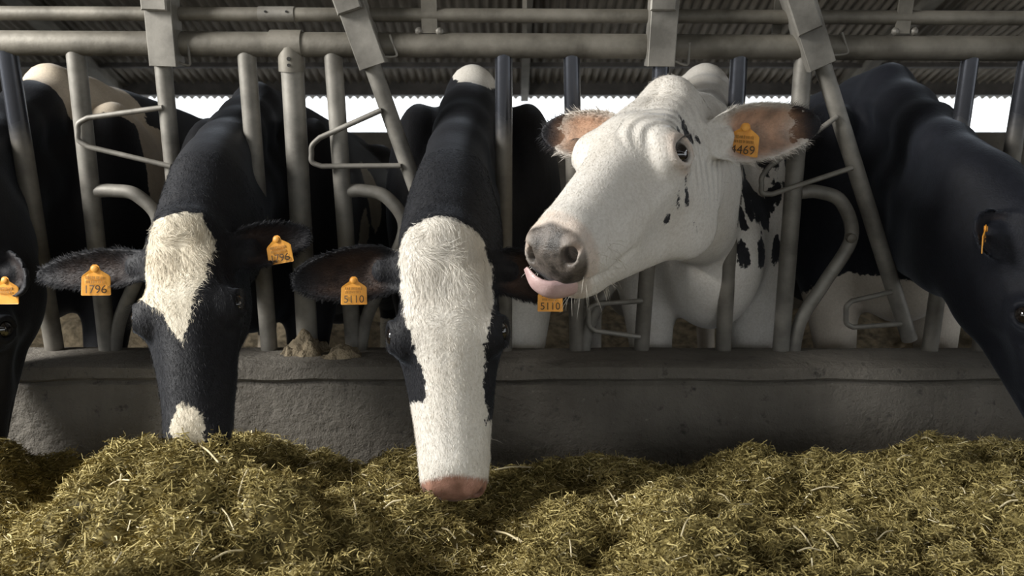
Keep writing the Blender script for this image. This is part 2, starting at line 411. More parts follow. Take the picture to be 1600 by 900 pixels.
def surface_net(fn, X, Y, Z):
    nx, ny, nz = len(X), len(Y), len(Z)
    st = 4
    ci = [np.unique(np.append(np.arange(0, n, st), n-1)) for n in (nx, ny, nz)]
    G = np.stack(np.meshgrid(X[ci[0]], Y[ci[1]], Z[ci[2]], indexing='ij'), -1).reshape(-1, 3).astype(f32)
    D = fn(G).reshape([len(c) for c in ci])
    Vv = np.repeat(np.repeat(np.repeat(np.where(D[:-1, :-1, :-1] < 0, -1, 1).astype(f32), st, 0), st, 1), st, 2)
    full = np.ones((nx, ny, nz), f32); full[:min(nx, Vv.shape[0]), :min(ny, Vv.shape[1]), :min(nz, Vv.shape[2])] = Vv[:nx, :ny, :nz]
    dmin = np.abs(D)
    mn = dmin[:-1, :-1, :-1]
    for a in (0, 1):
        for b in (0, 1):
            for c in (0, 1): mn = np.minimum(mn, dmin[a:dmin.shape[0]-1+a, b:dmin.shape[1]-1+b, c:dmin.shape[2]-1+c])
    sx = np.diff(X[ci[0]]); sy = np.diff(Y[ci[1]]); sz = np.diff(Z[ci[2]])
    diag = np.sqrt(sx[:, None, None]**2+sy[None, :, None]**2+sz[None, None, :]**2)
    act = mn < diag*.85
    A = np.zeros((nx, ny, nz), bool)
    AA = np.repeat(np.repeat(np.repeat(act, st, 0), st, 1), st, 2)
    A[:min(nx, AA.shape[0]), :min(ny, AA.shape[1]), :min(nz, AA.shape[2])] = AA[:nx, :ny, :nz]
    for ax in range(3):
        B = np.roll(A, 1, ax); sl = [slice(None)]*3; sl[ax] = 0; B[tuple(sl)] = False; A |= B
    idx = np.argwhere(A)
    P = np.stack([X[idx[:, 0]], Y[idx[:, 1]], Z[idx[:, 2]]], 1).astype(f32)
    full[A] = fn(P)
    S = full < 0
    cnt = np.zeros((nx-1, ny-1, nz-1), np.int8)
    for a in (0, 1):
        for b in (0, 1):
            for c in (0, 1): cnt += S[a:nx-1+a, b:ny-1+b, c:nz-1+c]
    cells = np.argwhere((cnt > 0) & (cnt < 8))
    acc = np.zeros((len(cells), 3)); num = np.zeros(len(cells))
    co = [(a, b, c) for a in (0, 1) for b in (0, 1) for c in (0, 1)]
    ax3 = (X, Y, Z)
    for i, p in enumerate(co):
        for q in co[i+1:]:
            if sum(abs(p[k]-q[k]) for k in range(3)) != 1: continue
            ia = cells+np.array(p); ib = cells+np.array(q)
            va = full[ia[:, 0], ia[:, 1], ia[:, 2]]; vb = full[ib[:, 0], ib[:, 1], ib[:, 2]]
            ok = (va < 0) != (vb < 0)
            t = np.where(ok, va/np.where(ok, va-vb, 1), 0)
            pa = np.stack([ax3[k][ia[:, k]] for k in range(3)], 1); pb = np.stack([ax3[k][ib[:, k]] for k in range(3)], 1)
            acc += np.where(ok[:, None], pa+(pb-pa)*t[:, None], 0); num += ok
    V = acc/np.maximum(num, 1)[:, None]
    cid = np.full((nx-1, ny-1, nz-1), -1, np.int32); cid[cells[:, 0], cells[:, 1], cells[:, 2]] = np.arange(len(cells))
    F = []
    for ax in range(3):
        o1, o2 = (ax+1) % 3, (ax+2) % 3
        sa = [slice(1, -1)]*3; sb = [slice(1, -1)]*3; sa[ax] = slice(0, -1); sb[ax] = slice(1, None)
        s0 = S[tuple(sa)]; s1 = S[tuple(sb)]
        e = np.argwhere(s0 != s1); fl = s0[e[:, 0], e[:, 1], e[:, 2]]
        base = e.copy(); base[:, o1] += 1; base[:, o2] += 1
        def cidx(d1, d2):
            c = base.copy(); c[:, o1] -= d1; c[:, o2] -= d2
            return cid[c[:, 0], c[:, 1], c[:, 2]]
        q = np.stack([cidx(0, 0), cidx(1, 0), cidx(1, 1), cidx(0, 1)], 1)
        q = np.where(fl[:, None], q, q[:, ::-1]); F.append(q)
    F = np.concatenate(F); F = F[(F >= 0).all(1)]
    return V, F
def axis(lo, hi, flo, fhi, fine, coarse):
    out = [lo]; x = lo
    while x < hi:
        dd = max(0, flo-x, x-fhi)
        x += min(coarse, fine+dd*.12); out.append(x)
    return np.array(out)
def grad(fn, P, e=.0015):
    P = P.astype(f32); g = np.zeros_like(P)
    for k in range(3):
        d = np.zeros(3, f32); d[k] = e; g[:, k] = (fn(P+d)-fn(P-d))/(2*e)
    return g

def coat_material(name, black, white, skin, noise_s=70, amp=.010, ear_col=(.07, .035, .018), grime=0.0, sheen=.0, dapple=0.0):
    m, nt, b = mat(name)
    p = attr(nt, 'patch')
    n1 = noise(nt, noise_s, 3, .7); n1 = math_n(nt, 'SUBTRACT', n1, .5)
    n0 = math_n(nt, 'SUBTRACT', noise(nt, 18, 3, .6), .5)
    v = math_n(nt, 'ADD', math_n(nt, 'MULTIPLY_ADD', n1, amp*2, p), math_n(nt, 'MULTIPLY', n0, .03))
    mr = N(nt, 'ShaderNodeMapRange', interpolation_type='SMOOTHSTEP'); nt.links.new(v, mr.inputs[0])
    mr.inputs[1].default_value = -.0018; mr.inputs[2].default_value = .0018
    dirt = ramp(nt, noise(nt, 7, 5, .65), (.42, (0, 0, 0)), (.72, (1, 1, 1)))
    wht = mixc(nt, math_n(nt, 'MULTIPLY', dirt, .35+grime), white, tuple(c*k for c, k in zip(white, (.62, .56, .47))))
    streak = ramp(nt, noise(nt, 150, 3, .7), (.30, (.70, .68, .64)), (.62, (1, 1, 1)))
    mm = N(nt, 'ShaderNodeMix', data_type='RGBA', blend_type='MULTIPLY'); mm.inputs[0].default_value = .55
    nt.links.new(wht, mm.inputs[6]); nt.links.new(streak, mm.inputs[7]); wht = mm.outputs[2]
    bl = ramp(nt, noise(nt, 60, 4), (.3, black), (.75, tuple(min(1, c*1.6) for c in black)))
    c = mixc(nt, mr.outputs[0], bl, wht)
    c = mixc(nt, attr(nt, 'earin'), c, mixc(nt, ramp(nt, noise(nt, 26, 4), (.35, (0, 0, 0)), (.65, (1, 1, 1))), ear_col, tuple(x*.45 for x in ear_col)))
    sk = ramp(nt, noise(nt, 34, 4), (.38, skin[0]), (.62, skin[1]))
    c = mixc(nt, attr(nt, 'skin'), c, sk)
    nt.links.new(c, b.inputs['Base Color'])
    b.inputs['Roughness'].default_value = .62
    ro = math_n(nt, 'MULTIPLY_ADD', attr(nt, 'skin'), -.22, .60); nt.links.new(ro, b.inputs['Roughness'])
    b.inputs['Specular IOR Level'].default_value = .22
    b.inputs['Sheen Weight'].default_value = sheen; b.inputs['Sheen Roughness'].default_value = .4; b.inputs['Sheen Tint'].default_value = (.75, .85, 1, 1)  # blue tint puts sky reflection into the coat sheen
    h = math_n(nt, 'ADD', noise(nt, 190, 3, .7), math_n(nt, 'MULTIPLY', attr(nt, 'wrinkle'), 3.0))
    bump(nt, b, h, .38, .004)
    return m
M_EYE, nt_, b_ = mat('dark_wet_eye')
nt_.links.new(ramp(nt_, noise(nt_, 40, 2), (.3, (.006, .005, .005)), (.7, (.016, .012, .010))), b_.inputs['Base Color'])
b_.inputs['Roughness'].default_value = .04; b_.inputs['Coat Weight'].default_value = 1.0; b_.inputs['Coat Roughness'].default_value = .02
M_TAG, nt_, b_ = mat('orange_plastic_tag')
nt_.links.new(ramp(nt_, noise(nt_, 30, 4), (.3, (.66, .27, .025)), (.7, (.80, .38, .05))), b_.inputs['Base Color']); b_.inputs['Roughness'].default_value = .5
M_INK = simple('black_tag_print', (.05, .03, .012), (.10, .055, .02), 40, .7, 0, 0)
M_INKF = simple('faded_tag_print', (.30, .14, .02), (.42, .20, .03), 40, .7, 0, 0)
M_STUD = simple('tag_stud_plastic', (.62, .26, .03), (.72, .34, .05), 40, .5, 0, 0)
M_TONGUE, nt_, b_ = mat('pale_tongue')
nt_.links.new(ramp(nt_, noise(nt_, 30, 4), (.3, (.42, .27, .26)), (.7, (.56, .40, .38))), b_.inputs['Base Color']); b_.inputs['Roughness'].default_value = .32
bump(nt_, b_, noise(nt_, 260, 2), .4, .002)

def text_mesh(s, size, name, align='CENTER'):
    cu = bpy.data.curves.new(name, 'FONT'); cu.body = s; cu.size = size; cu.align_x = align; cu.extrude = .0004
    o = bpy.data.objects.new(name, cu); COL.objects.link(o)
    dg = bpy.context.evaluated_depsgraph_get(); dg.update()
    me = bpy.data.meshes.new_from_object(o.evaluated_get(dg)); bpy.data.objects.remove(o); bpy.data.curves.remove(cu)
    return me
def ear_tag(root, centre, facing, up, number, s=1.0):
    fz = unit(facing); uy = unit(np.asarray(up)-fz*np.dot(up, fz)); ux = np.cross(uy, fz)
    hw, hb, ht = .0315*s, -.026*s, .018*s
    out = [(-hw, hb), (-hw*.94, hb-.0015*s), (hw*.94, hb-.0015*s), (hw, hb), (hw*.97, ht*.75), (hw*.86, ht), (.011*s, ht+.011*s), (.0085*s, ht+.019*s), (.004*s, ht+.023*s), (-.004*s, ht+.023*s), (-.0085*s, ht+.019*s), (-.011*s, ht+.011*s), (-hw*.86, ht), (-hw*.97, ht*.75)]
    c = np.asarray(centre, float); n = len(out); V = []
    for z in (-.001, .001):
        for x, y in out: V.append(c+ux*x+uy*y+fz*(z-6.0*x*x))
    F = [tuple(range(n-1, -1, -1)), tuple(range(n, 2*n))]+[(k, (k+1) % n, n+(k+1) % n, n+k) for k in range(n)]
    m = MB(); m.add(V, F); t = m.build('ear_tag', M_TAG, root, smooth=False)
    t['label'] = 'orange plastic ear tag'+(' numbered '+number if number else '')
    m = MB(); cc = c+uy*(ht+.013*s); m.tube([cc-fz*.004, cc+fz*.003, cc+fz*.0045], [.0075*s, .0075*s, .005*s], 12); m.build('stud', M_STUD, t)
    o0 = ORIG[root]
    for txt, size, yy, mm, nm in ((number, .0255*s, -.0225*s, M_INK, 'tag_number'), ('IT 011 0', .0095*s, .0085*s, M_INKF, 'tag_code'), ('990 4410', .0085*s, -.0005*s, M_INKF, 'tag_code')):
        if txt is None: continue
        if nm == 'tag_code':      # small faded rows: bar-like strokes, unreadable in the photograph
            m = MB(); rr = np.random.RandomState(int(number or 77)+int(yy*1e5) % 97); x = -.019*s
            while x < .019*s:
                wd = rr.uniform(.0006, .0016)*s; hh = size*rr.uniform(.5, .75)*.5
                m.box(c+ux*x+uy*(yy+size*.35)+fz*(.0013-6.0*x*x), (ux, uy, fz), (wd, hh, .0002)); x += wd*2+rr.uniform(.0006, .0018)*s
            m.build(nm, mm, t, smooth=False); continue
        me = text_mesh(txt, size, nm)
        co = np.zeros(len(me.vertices)*3); me.vertices.foreach_get('co', co); co = co.reshape(-1, 3)
        co[:, 0] *= .98
        Wd = c-o0+co[:, :1]*ux+(co[:, 1:2]+yy)*uy+(co[:, 2:3]+.0014-6.0*co[:, :1]**2)*fz
        me.vertices.foreach_set('co', Wd.ravel()); me.update(); link(nm, me, mm, t)

def ribbon_hairs(name, root, roots, dirs, nrm, length, width, attrs, material, lift=.25, curl=.4, rs=None):
    """short hairs as bent two-segment blades; attrs copied from the skin at each root"""
    n = len(roots); rs = rs or R_
    dirs = dirs+rs.normal(0, curl, dirs.shape)*.5
    dirs -= nrm*np.sum(dirs*nrm, 1)[:, None]; dirs /= np.linalg.norm(dirs, axis=1)[:, None]+1e-9
    side = np.cross(dirs, nrm); side += rs.normal(0, .35, side.shape); side /= np.linalg.norm(side, axis=1)[:, None]+1e-9
    L = length[:, None]; wv = width[:, None]*side
    p0 = roots-nrm*.0012
    p1 = roots+dirs*L*.5+nrm*L*lift*rs.uniform(.4, 1.1, (n, 1))
    p2 = p1+dirs*L*.5+nrm*L*(lift*rs.uniform(-.7, .5, (n, 1)))+rs.normal(0, .08, (n, 3))*L
    V = np.stack([p0-wv*.5, p0+wv*.5, p1-wv*.42, p1+wv*.42, p2-wv*.1, p2+wv*.1], 1).reshape(-1, 3)
    i = np.arange(n)*6
    F = np.concatenate([np.stack([i, i+1, i+3, i+2], 1), np.stack([i+2, i+3, i+5, i+4], 1)])
    me = fast_mesh(name, V-ORIG[root], F, True)
    for k, a in attrs.items():
        me.attributes.new(k, 'FLOAT', 'POINT').data.foreach_set('value', np.repeat(a, 6).astype(f32))
    return link(name, me, material, root)

def make_cow(cfg):
    W = np.array(cfg['withers'], float)                 # top of the withers, world
    yaw = cfg.get('yaw', 0.0); s = W[2]/1.44
    fwd = np.array([math.sin(yaw), -math.cos(yaw), 0]); rgt = np.array([-math.cos(yaw), -math.sin(yaw), 0]); up = np.array([0, 0, 1.])
    Bm = np.stack([rgt, fwd, up], 1).astype(f32)         # body axes as columns
    g = np.array([W[0], W[1], 0])
    poll = np.array(cfg['poll'], float); a = unit(np.array(cfg['muzzle'])-poll); nn = np.array(cfg['normal'], float); nn = unit(nn-a*np.dot(a, nn)); xx = np.cross(a, nn)
    hs = cfg['hs']; Hm = np.stack([xx, a, nn], 1).astype(f32)
    hv = np.array([1, 1, cfg.get('zs', 1.0)])*hs; hv32 = hv.astype(f32)
    def toH(P): return ((P-poll.astype(f32))@Hm)/hv32
    def fromH(q): return poll+((np.asarray(q, float)*hv)@Hm.T.astype(float))
    def toB(P): return ((P-g.astype(f32))@Bm)/f32(s)
    def fromB(q): return g+s*(np.asarray(q, float)@Bm.T.astype(float))
    # neck sections in world: (centre, up, half height, half width)
    c1 = np.array(cfg['cross'], float); c2 = fromH((0, .045, -.125)); c0 = fromB((0, -.02, 1.13))
    u2 = unit(nn*.75-a*.65); hc = cfg.get('cross_h', .22); wc = cfg.get('cross_w', .10)
    u1 = unit(np.cross(np.cross(unit(c2-c0), up), unit(c2-c0)))
    secs = [(c0, unit(up+.15*fwd), .29*s, .115*s), (c1, u1, hc, wc), (lerp(c1, c2, .5)+cfg.get('bow', np.zeros(3)), unit(u1+u2), lerp(hc, .115*hs, .45), lerp(wc, .085*hs, .4)), (c2, u2, .115*hs, .078*hs)]
    K = np.array([np.concatenate([c, u, [h, w_]]) for c, u, h, w_ in secs]); K = smooth_path(K, 4)
    secs = [(k_[:3], unit(k_[3:6]), k_[6], k_[7]) for k_ in K]
    ears = [Ear(fromH((sg*.084, .065, -.092)), *[cfg['ears'][i][k] for k in ('tip', 'n')], cfg['ears'][i].get('W', .062)*hs, cfg['ears'][i].get('cup', .9)) for i, sg in ((0, 1), (1, -1))]
    # 0: cow's right ear (image left), 1: cow's left
    def body(P):
        q = toB(P); x = np.abs(q[:, 0]); p = q.copy(); p[:, 0] = x
        d = s_el(p, (0, -.48, .98), (.31, .62, .40))
        d = smin(d, s_el(p, (0, -.95, .94), (.365, .60, .42)), .12)
        d = smin(d, s_rc(p, (0, -.05, 1.34), .052, (0, -1.5, 1.33), .07), .16)
        d = smin(d, s_rc(p, (0, .0, 1.385), .050, (0, -.22, 1.37), .050), .08)
        d = smin(d, s_el(p, (0, -1.42, 1.13), (.24, .34, .25)), .12)
        d = smin(d, s_sp(p, (.23, -1.22, 1.27), .06), .10)
        d = smin(d, s_el(p, (.185, -.06, .98), (.105, .20, .34)), .10)
        d = smin(d, s_el(p, (0, .12, .84), (.165, .20, .25)), .10)
        d = smin(d, s_rc(p, (.18, .0, .74), .095, (.165, .05, .44), .060), .06)
        d = smin(d, s_rc(p, (.165, .05, .44), .056, (.16, .03, .13), .042), .03)
        d = smin(d, s_rc(p, (.16, .04, .11), .05, (.16, .07, .04), .058), .02)
        d = smin(d, s_rc(p, (.19, -1.45, .98), .17, (.21, -1.30, .66), .10), .08)
        d = smin(d, s_rc(p, (.21, -1.30, .66), .085, (.19, -1.68, .50), .058), .05)
        d = smin(d, s_rc(p, (.19, -1.68, .50), .054, (.19, -1.60, .12), .044), .03)
        d = smin(d, s_rc(p, (.19, -1.60, .12), .05, (.19, -1.56, .04), .06), .02)
        d = smin(d, s_el(p, (0, -1.25, .60), (.17, .22, .16)), .06)
        d = smin(d, s_rc(p, (0, -1.72, 1.28), .035, (0, -1.80, .70), .028), .04)
        return d*f32(s)
    slo = np.min([k_[0]-k_[2] for k_ in secs], 0)-.13; shi = np.max([k_[0]+k_[2] for k_ in secs], 0)+.13
    def skin(P):
        d = np.full(len(P), .5, f32)
        q = (P-g.astype(f32))@Bm; mb = q[:, 1] < .62*s
        far = ~mb; d[far] = np.maximum(.12, (q[far, 1]-.42*s))
        if mb.any(): d[mb] = body(P[mb])
        mk = ((P > slo) & (P < shi)).all(1)
        if mk.any(): d[mk] = neck(P[mk], d[mk])
        near = np.linalg.norm(P-fromH((0, .25, -.1)).astype(f32), axis=1) < .62*hs
        if near.any():
            Q = P[near]; h = head_sdf(toH(Q))*f32(hs)
            hh = smin(d[near], h, .045)
            for k, e in enumerate(ears):
                hh = smin(hh, e.sdf(Q), .022)
                b0 = fromH(((.066 if k == 0 else -.066), .07, -.10))
                hh = smin(hh, s_rc(Q, b0, .034*hs, e.b+e.u*.055, .020*hs), .03)
            d[near] = hh
        return d
    def neck(P, d):
        for (A, B) in zip(secs[:-1], secs[1:]):
            ta, tb = A[0]+A[1]*(A[2]-A[3]*.8), B[0]+B[1]*(B[2]-B[3]*.8)
            ba, bb = A[0]-A[1]*(A[2]-A[3]), B[0]-B[1]*(B[2]-B[3])
            e = smin(s_rc(P, ta, A[3]*.72, tb, B[3]*.72), s_rc(P, ba, A[3]*.9, bb, B[3]*.9), .06)
            e = smin(e, s_rc(P, A[0], A[3], B[0], B[3]), .06)
            d = smin(d, e, .05)
        return d
    fine = cfg.get('fine', .006)
    allp = np.array([fromH((x, y, z)) for x in (-.14, .14) for y in (-.06, .58) for z in (-.26, .03)]+[e.b+e.u*e.L for e in ears])
    lo, hi = allp.min(0)-.03, allp.max(0)+.03
    bl = np.array([fromB((x, y, z)) for x in (-.45, .45) for y in (-1.9, .4) for z in (-.03, 1.5)])
    glo = np.minimum(bl.min(0), lo)-.02; ghi = np.maximum(bl.max(0), hi)+.02
    X, Y, Z = [axis(glo[k], ghi[k], lo[k], hi[k], fine, .024) for k in range(3)]
    V, F = surface_net(skin, X, Y, Z)
    hd = np.linalg.norm(V-fromH((0, .22, -.1)), axis=1) < .50*hs
    Vh = V[hd]; d = skin(Vh.astype(f32)); gr = np.stack([(skin((Vh+np.eye(3)[k]*.0015).astype(f32))-d)/.0015 for k in range(3)], 1)
    st = np.clip(-d/np.maximum(np.sum(gr*gr, 1), .25), -fine*1.2, fine*1.2); V[hd] = Vh+gr*st[:, None]
    fnm = np.cross(V[F[:, 2]]-V[F[:, 0]], V[F[:, 3]]-V[F[:, 1]]); Nn = np.zeros_like(V)
    for k in range(4):
        for c_ in range(3): Nn[:, c_] += np.bincount(F[:, k], fnm[:, c_], len(V))
    Nn /= np.linalg.norm(Nn, axis=1)[:, None]+1e-9
    if np.mean(np.sum(Nn*(V-V.mean(0)), 1)) < 0: Nn = -Nn; F = F[:, ::-1].copy()
    V32 = V.astype(f32); H = toH(V32); Bc = toB(V32)
    # ---- which points belong to the ears, and which face into the cup
    earin = np.zeros(len(V)); ear = np.zeros(len(V)); edge = np.zeros(len(V))
    for e in ears:
        ea, ev, ew, ehw = e.coords(V32)
        on = (ea > .14) & (ea < 1.04) & (np.abs(ew) < .016) & (np.abs(ev) < ehw+.01)
        ear = np.maximum(ear, on*1.0)
        inner = on & (Nn@e.n > .15)
        earin = np.maximum(earin, inner*sstep(0, .022, ehw-np.abs(ev))*sstep(.12, .3, ea)*(1-sstep(.62, .95, ea)))
        edge = np.maximum(edge, on*(1-sstep(0, .02, ehw-np.abs(ev))))
    headm = (np.linalg.norm((H-np.array([0, .25, -.1]))/np.array([.2, .38, .25]), axis=1) < 1)*1.0
    eara = np.zeros(len(V))
    for e in ears: eara = np.maximum(eara, np.where((ear > .5) & (np.linalg.norm(V-e.b-e.u*e.L*.5, axis=1) < e.L*.62), e.coords(V32)[0], 0))
    cfg['eara'] = eara
    patch, skn, wr = cfg['coat'](H, Bc, V, ear, headm, earin, edge)
    name = 'dairy_cow'
    root = empty(name, (W[0], W[1], 0)); tag(root, cfg['label'], 'cow', 'dairy cows at the feed barrier')
    me = fast_mesh('body', V-ORIG[root], F)
    at_ = {'patch': patch, 'skin': skn, 'earin': earin*cfg.get('ear_amt', .8), 'wrinkle': wr}
    for k, v in at_.items(): me.attributes.new(k, 'FLOAT', 'POINT').data.foreach_set('value', v.astype(f32))
    link('body', me, cfg['mat'], root)
    # ---- eyes
    for sg in (1, -1):
        m = MB(); c = fromH((sg*EYE[0], EYE[1], EYE[2])); r = .0225*hs
        th = np.linspace(0, math.pi, 15); V_ = []; 
        for t in th: V_.append([[math.sin(t)*math.cos(p)*r, math.sin(t)*math.sin(p)*r*1.05, math.cos(t)*r] for p in np.linspace(0, 2*math.pi, 24, endpoint=False)])
        V_ = np.array(V_).reshape(-1, 3)@Hm.T.astype(float)+c
        m.add(V_, [(i*24+k, i*24+(k+1) % 24, (i+1)*24+(k+1) % 24, (i+1)*24+k) for i in range(14) for k in range(24)])
        m.build('eye', M_EYE, root)
        if cfg.get('fur', 0):
            m = MB()
            for t in np.linspace(-1, 1, 22):
                b0 = fromH((sg*(.118-.004*t*t), EYE[1]+.025*t, EYE[2]+.004+.0215*math.sqrt(max(0, 1-.75*t*t))))
                d_ = unit(Hm.T.astype(float).T@np.array([sg*.9, .25*t, .55])); d2 = unit(d_+Hm[:, 2]*-.5+Hm[:, 1]*.3)
                m.tube([b0, b0+d_*.010*hs, b0+d_*.010*hs+d2*.010*hs], [.0006, .0005, .0001], 3, cap=False)
            tag(m.build('eyelashes', cfg.get('lash', M_HOLE), root), kind='stuff')
    for t in cfg.get('tags', []):
        e = ears[t['ear']]; v = t.get('v', .0); sA = t['s']
        w0 = e.cup*(v*v/e.W)-e.cup*.45*e.W*math.sin(math.pi*sA)
        c = e.b+e.u*e.L*sA+e.v*v+e.n*(w0+t.get('off', .014))
        ear_tag(root, c, t['face'], t['up'], t['num'], t.get('size', 1.0))
    # ---- coat hair on head, neck front and ears
    if cfg.get('fur', 0):
        rs = np.random.RandomState(11)
        fc = V[F].mean(1); e1 = V[F[:, 2]]-V[F[:, 0]]; e2 = V[F[:, 3]]-V[F[:, 1]]; ar = .5*np.linalg.norm(np.cross(e1, e2), axis=1)
        Hf = H[F[:, 0]]; fn_ = Nn[F[:, 0]]
        prob = ar*(np.linalg.norm(fc-fromH((0, .2, -.08)), axis=1) < .45*hs)*(fn_@unit(np.array([0, 0, CAMZ])-poll) > -.35)
        efc = ear[F[:, 0]]; edf = edge[F[:, 0]]
        crown = np.exp(-((Hf[:, 0]/.085)**2+((Hf[:, 1]-.06)/.09)**2))*(Hf[:, 2] > -.09)
        prob = prob*(1+2.0*efc+3.5*edf+1.2*crown)*(skn[F[:, 0]] < .4)
        pick = rs.choice(len(F), int(cfg['fur']), p=prob/prob.sum())
        bc = rs.dirichlet((1, 1, 1, 1), len(pick)); roots = (V[F[pick]]*bc[:, :, None]).sum(1)
        nr = Nn[F[pick, 0]]; hq = H[F[pick, 0]]
        dh = np.zeros_like(hq); dh[:, 1] = 1; dh[:, 0] = hq[:, 0]*cfg.get('spread', 3.0)
        wh = np.array(cfg.get('whorl', (0, .17))); rel = hq[:, :2]-wh
        k = np.exp(-np.sum(rel**2, 1)/.05**2)[:, None]; dh[:, :2] = dh[:, :2]*(1-k)+k*(rel/(np.linalg.norm(rel, axis=1)[:, None]+.01)*1.2+np.stack([-rel[:, 1], rel[:, 0]], 1)*10)
        nzz = np.stack([noise3(hq, 22, sd) for sd in (1, 2, 3)], 1); dh += nzz*(.55+1.1*crown[pick])[:, None]
        dw = dh@Hm.T.astype(float)
        ep = ear[F[pick, 0]] > .5
        for e in ears:
            ea, ev, ew, ehw = e.coords(roots.astype(f32)); on = ep & (ea > .05) & (np.abs(ew) < .03)
            dw[on] = e.u*.9+e.v*np.sign(ev[on])[:, None]*(np.abs(ev[on])/ehw[on])[:, None]*.9+e.n*.15
        cr = crown[pick]; ed = edf[pick]
        ln = (.009+.006*rs.rand(len(pick)))*cfg.get('len', 1.0)+.026*cr*cfg.get('forelock', 1.0)*rs.uniform(.3, 1, len(pick))+cfg.get('fringe', .005)*ed*rs.rand(len(pick))
        wd = np.full(len(pick), .0006)+.0003*rs.rand(len(pick))
        fo_ = ribbon_hairs('fur', root, roots, dw, nr, ln, wd, {k2: v2[F[pick, 0]] for k2, v2 in at_.items()}, cfg['mat'], cfg.get('lift', .22), .45, rs); tag(fo_, kind='stuff')
    return dict(root=root, fromH=fromH, Hm=Hm.astype(float), hs=hs, V=V, H=H, B=Bc, N=Nn, ears=ears, fromB=fromB, poll=poll)

def blob(q, c, r): return 1-np.linalg.norm((q-np.asarray(c))/np.asarray(r), axis=1)   # >0 inside
def sblob(q, c, r): r = np.asarray(r, float); return blob(q, c, r)*r.min()
def pl(y, pts):
    pts = np.array(pts); return np.interp(y, pts[:, 0], pts[:, 1])
def nose_skin(H, y0=.520):
    yy = H[:, 1]+.25*(H[:, 2]+.06)-.12*np.abs(H[:, 0]); return sstep(y0, y0+.010, yy)*(H[:, 2] > -.125)

COWS = {}
WHITE = (.74, .70, .62)
# ---- C: the cow in the middle, broad white blaze
def coat_C(H, B, V, ear, head, earin, edge):
    x, y, z = H.T
    l = pl(y, [(-.05, .075), (.0, .092), (.06, .098), (.12, .096), (.19, .080), (.26, .058), (.32, .047), (.38, .052)])
    r = pl(y, [(-.05, .075), (.0, .085), (.06, .092), (.14, .096), (.20, .090), (.26, .076), (.32, .070), (.40, .072)])
    front = np.minimum(np.minimum(l-x, r+x), y+.022-4.2*(x-.012)**2)
    front = np.where(z < -.13, -.05, front)
    muz = np.where(x > 0, y-.345-.15*np.clip(x-.05, 0, 1), y-.40)
    hp = np.maximum(front, muz)
    hp = np.where(ear > .5, -.05, hp)
    b = np.maximum.reduce([sblob(B, (-.02, .03, 1.43), (.085, .16, .10)), sblob(B, (-.42, -.42, 1.1), (.23, .30, .8)), sblob(B, (-.25, -.35, 1.40), (.16, .26, .16)), .5-B[:, 2]+0*x, sblob(B, (-.2, .1, .62), (.25, .3, .22)), sblob(B, (.3, -1.2, .9), (.3, .35, .4))])
    nk = np.where(head > .5, hp, b)
    nk = np.where((head < .5) & (B[:, 1] > .22), -.05, nk)
    return nk, nose_skin(H, .500), np.zeros(len(x))
M_C = coat_material('black_white_coat_blaze', (.007, .007, .0085), (.75, .715, .65), ((.40, .22, .16), (.26, .14, .10)), sheen=.12)
C_poll = at(689, 356, 1.80); C_muz = at(707, 775, 1.68)
COWS['C'] = make_cow(dict(withers=at(738, 100, 2.66), yaw=0.0, poll=C_poll, muzzle=C_muz, normal=(.0, -1, .2), hs=1.11, cross=at(712, 335, 2.22),
    cross_w=.105, cross_h=.21, fine=.0052, coat=coat_C, mat=M_C, fur=46000, len=.8, whorl=(.0, .20), forelock=1.5, ear_amt=.5,
    label='black dairy cow with broad white blaze and pink nose in the feed',
    ears=[dict(tip=at(456, 440, 1.86), n=(.15, -1, .1), W=.060, cup=.7), dict(tip=at(905, 455, 1.90), n=(-.1, -1, .1), W=.055, cup=.7)],
    tags=[dict(ear=0, s=.47, v=.045, num='5110', face=(.1, -1, .1), up=(0, 0, 1), off=.032, size=.95), dict(ear=1, s=.72, v=-.04, num='5110', face=(0, -1, .1), up=(0, 0, 1), off=.032, size=.95)]))
# ---- B: black cow on the left with a white forehead
def coat_B(H, B, V, ear, head, earin, edge):
    x, y, z = H.T
    l = pl(y, [(-.03, .045), (.03, .075), (.09, .10), (.15, .118), (.175, .10), (.22, .05), (.27, .022), (.315, -.004), (.33, -.05)])
    r = pl(y, [(-.03, .045), (.02, .062), (.08, .078), (.12, .066), (.18, .042), (.25, .020), (.315, -.012), (.33, -.05)])
    front = np.minimum(np.minimum(l-x, r+x), np.minimum(y+.012, .33-y)); front = np.where(z < -.10, -.05, front)
    nose = .034-np.sqrt(((x-.005)*1.0)**2+((y-.50)*.55)**2); nose = np.where(z < -.10, -.05, nose)
    hp = np.maximum(front, nose); hp = np.where(ear > .5, -.05, hp)
    b = np.maximum.reduce([sblob(B, (-.36, -.5, 1.15), (.10, .12, .26)), sblob(B, (-.36, -.35, .85), (.09, .10, .2)), .42-B[:, 2]])
    return np.where(head > .5, hp, np.where(B[:, 1] > .25, -.05, b)), nose_skin(H, .530)*.9, np.zeros(len(x))
M_B = coat_material('black_coat_white_forehead', (.007, .007, .0085), (.70, .64, .52), ((.33, .22, .15), (.10, .07, .06)), grime=.25, sheen=.12)
